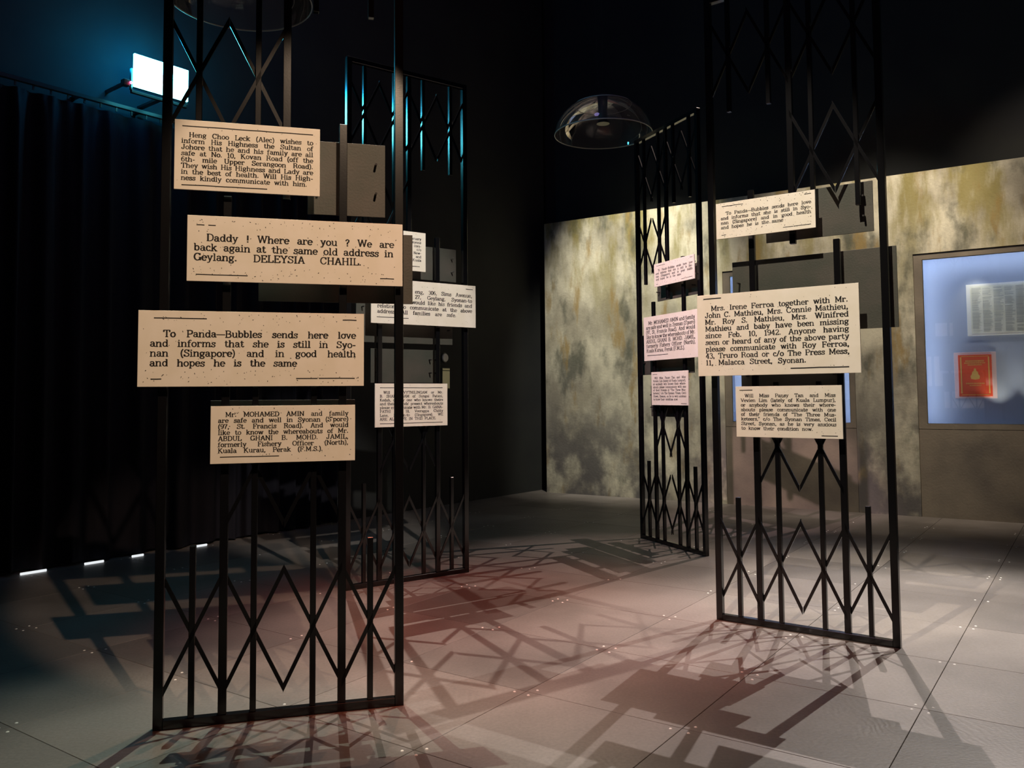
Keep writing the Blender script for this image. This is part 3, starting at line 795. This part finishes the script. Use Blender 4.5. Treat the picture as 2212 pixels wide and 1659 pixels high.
# ------------------------------------------------------------------ left wall: curtain, track, flood light, fittings
yawL = math.atan2(LW_D.y, LW_D.x)
LB = LW_O + LW_N * 0.12
def on_left(s, off, z):
    return LB + LW_D * s + LW_N * (off) + Vector((0, 0, z))
bm = bmesh.new()
s0, s1 = -9.0, 2.45
ns = 620
rc = random.Random(3)
ph = [0.0]
folds = []
zs = [0.025, .35, 1.2, 2.4, 3.4, 4.0, 4.16, 4.22, 4.262]
prevcol = None
t = 0.0
phase = 0.0
for i in range(ns + 1):
    s = s0 + (s1 - s0) * i / ns
    phase += (s1 - s0) / ns * 2 * PI / (0.30 + 0.09 * math.sin(s * 2.1 + 1) + 0.05 * math.sin(s * 5.3))
    col = []
    for z in zs:
        k = 1.0 if z < 4.0 else max(.35, 1 - (z - 4.0) * 2.1)
        amp = .050 * k * (1 + .3 * math.sin(s * 3.7))
        off = .0 + amp * math.sin(phase + .25 * math.sin(z * .8 + s)) + .012 * math.sin(phase * 2.3 + z)
        zz = z
        if z < .1: zz = z + .010 * math.sin(phase * .5)
        q = on_left(s + .012 * math.cos(phase) * k, off, zz)
        col.append(bm.verts.new(q))
    if prevcol:
        for a in range(len(zs) - 1):
            bm.faces.new((prevcol[a], col[a], col[a + 1], prevcol[a + 1]))
    prevcol = col
cur = obj('curtain', bm, M_CURTAIN, None, True)
tag(cur, 'long black pleated curtain hanging along the left wall below the blue lamp', 'curtain')
tr = empty('curtain_track', on_left(s0, 0, 4.31), yawL)
tag(tr, 'black curtain track with carriers running under the blue lamp', 'curtain track')
box_obj('rail', (0, s1 - s0, -.02, .02, .012, .050), M_BLACKPL, tr, .003)
bm = bmesh.new()
for i in range(76):
    x = .05 + i * .15
    add_box(bm, x - .008, x + .008, -.006, .006, -.03, .012)
o = obj('carriers', bm, M_BLACKPL, tr); o['kind'] = 'stuff'
for x in (8.4, 8.98, 9.5, 11.2):
    box_obj('bracket', (x - .02, x + .02, .02, .118, .02, .045), M_BLACKPL, tr)

# flood light on a wall bracket; local x along the wall, -y into the room
fl = empty('flood_light', on_left(.04, .28, 4.62), yawL)
tag(fl, 'rectangular flood light glowing bright cyan high on the left wall', 'lamp')
bm = bmesh.new()
add_box(bm, -.275, .275, -.028, -.004, -.155, .160)
obj('lens', bm, M_LAMP, fl)
box_obj('housing', (-.265, .265, -.003, .05, -.150, .155), M_BLACKPL, fl, .006)
for i in range(8):
    x = -.22 + i * .06
    box_obj('cooling_fin', (x, x + .012, .051, .085, -.12, .12), M_BLACKPL, fl)
box_obj('yoke', (-.285, .285, .0, .030, -.215, -.185), M_BLACKPL, fl, .003)
for s_ in (-1, 1):
    box_obj('yoke_arm', (s_ * .283 - .008, s_ * .283 + .008, .0, .030, -.185, .02), M_BLACKPL, fl)
box_obj('wall_arm', (-.025, .025, .030, .398, -.212, -.19), M_BLACKPL, fl)
# added point lights imitating the lamp's spill on the wall behind
for (dx, dz, pw_) in ((-.05, .24, 16), (-.36, .05, 4)):
    l = bpy.data.lights.new('flood_spill', 'POINT'); l.energy = pw_; l.color = (0.0, 0.42, 1.0); l.shadow_soft_size = .05
    lo = bpy.data.objects.new('flood_spill', l); COL.objects.link(lo); lo.location = on_left(.04 + dx, .22, 4.62 + dz)

rl = empty('indicator_lamp', on_left(-.262, .30, 4.49), yawL)
tag(rl, 'tiny glowing red indicator on a black box left of the cyan flood light', 'indicator')
bm = bmesh.new(); bmesh.ops.create_uvsphere(bm, u_segments=12, v_segments=8, radius=.013)
obj('red_bulb', bm, M_REDLED, rl, True)
box_obj('black_box', (-.06, .0, .014, .08, -.03, .03), M_BLACKPL, rl, .003)
box_obj('arm', (-.045, -.015, .08, .419, -.012, .012), M_BLACKPL, rl)

# glowing tubes added to imitate light leaking below the hem
for n_, (a, b_) in enumerate(((-1.04, -.83), (-.50, -.33), (-.06, .05), (.54, .72))):
    bm = bmesh.new(); add_cyl(bm, (0, 0, 0), (b_ - a, 0, 0), .011, seg=10)
    o = obj('light_tube', bm, M_LEAK)
    o.location = on_left(a, .085, .0115); o.rotation_euler = (0, 0, yawL)
    tag(o, ['brightest thin white light on the floor at the curtain hem, far left', 'second white light strip from the left at the curtain hem',
            'short faint light strip at the hem behind the left gate post', 'faint light strip at the hem farthest from the left edge'][n_], 'light strip', 'light strips at the curtain hem')

# round button and plate on the left wall beyond the curtain
bt = empty('push_button', on_left(4.50, -.119, 2.05), yawL)
tag(bt, 'round white button with black rim on the dark wall behind the rear left gate', 'button')
bm = bmesh.new(); add_cyl(bm, (0, 0, 0), (0, -.012, 0), .075, .070, seg=28); obj('rim', bm, M_BLACKPL, bt)
bm = bmesh.new(); add_cyl(bm, (0, -.0122, 0), (0, -.022, 0), .060, .054, seg=28); obj('cap', bm, M_WHITE, bt)
pl = empty('switch_plate', on_left(4.51, -.119, 1.71), yawL)
tag(pl, 'small metal switch plate below the round white button', 'switch')
box_obj('plate', (-.09, .09, -.012, 0, -.10, .20), M_BLACKPL, pl, .003)
box_obj('metal_face', (-.075, .075, -.020, -.0122, -.09, .155), M_SATIN, pl, .002)
box_obj('metal_cap', (-.075, .075, -.022, -.0122, .163, .192), M_SATIN, pl, .002)

# ------------------------------------------------------------------ hanging acrylic sound domes
def dome(loc, R, label):
    root = empty('sound_dome', loc)
    tag(root, label, 'dome', 'clear acrylic sound domes')
    prof = [(1.0, 0.0), (.99, .08), (.965, .18), (.92, .28), (.85, .39), (.76, .49), (.66, .57), (.585, .615), (.50, .665), (.4, .71), (.25, .76), (.10, .785)]
    seg = 64
    bm = bmesh.new(); rings = []
    for (r, h) in prof:
        rings.append([bm.verts.new((R * r * math.cos(2 * PI * i / seg), R * r * math.sin(2 * PI * i / seg), R * h)) for i in range(seg)])
    for a in range(len(rings) - 1):
        for i in range(seg):
            j = (i + 1) % seg
            bm.faces.new((rings[a][i], rings[a][j], rings[a + 1][j], rings[a + 1][i]))
    sh = obj('acrylic_shell', bm, M_DOME, root, True)
    def torus(name, rr, h, t, m):
        bm = bmesh.new(); rg = []
        for i in range(seg):
            a = 2 * PI * i / seg
            rg.append([bm.verts.new(((rr + t * math.cos(b)) * math.cos(a), (rr + t * math.cos(b)) * math.sin(a), h + t * 1.4 * math.sin(b))) for b in (0, PI / 3, 2 * PI / 3, PI, 4 * PI / 3, 5 * PI / 3)])
        for i in range(seg):
            for k in range(6):
                bm.faces.new((rg[i][k], rg[(i + 1) % seg][k], rg[(i + 1) % seg][(k + 1) % 6], rg[i][(k + 1) % 6]))
        return obj(name, bm, m, root, True)
    torus('rim', R * 1.005, 0, .005, M_RIM)
    torus('collar', R * .59, R * .615, .003, M_RIM)
    bm = bmesh.new()
    add_cyl(bm, (0, 0, R * .30), (0, 0, R * .83), .050, .060, seg=20)
    obj('speaker', bm, M_BLACKPL, root)
    bm = bmesh.new(); add_cyl(bm, (0, 0, R * .22), (0, 0, R * .298), .075, .052, seg=20)
    obj('speaker_cone', bm, M_BLACKPL, root)
    for k in range(3):
        a = 2 * PI * k / 3 + .5
        bm = bmesh.new()
        add_cyl(bm, (R * .09 * math.cos(a), R * .09 * math.sin(a), R * .82), (R * .3 * math.cos(a), R * .3 * math.sin(a), RH_ - loc[2]), .0010, seg=6)
        obj('cable', bm, M_INK, root)
    return root
M_RIM = mat('acrylic_edge', (0.42, 0.43, 0.42), 0.25)
dome((1.068, 9.445, 4.50), .555, 'clear acrylic dome hanging behind the farthest gate')
dome((-2.05, 6.20, 4.53), .530, 'clear acrylic dome cut by the top edge, behind the nearest gate')
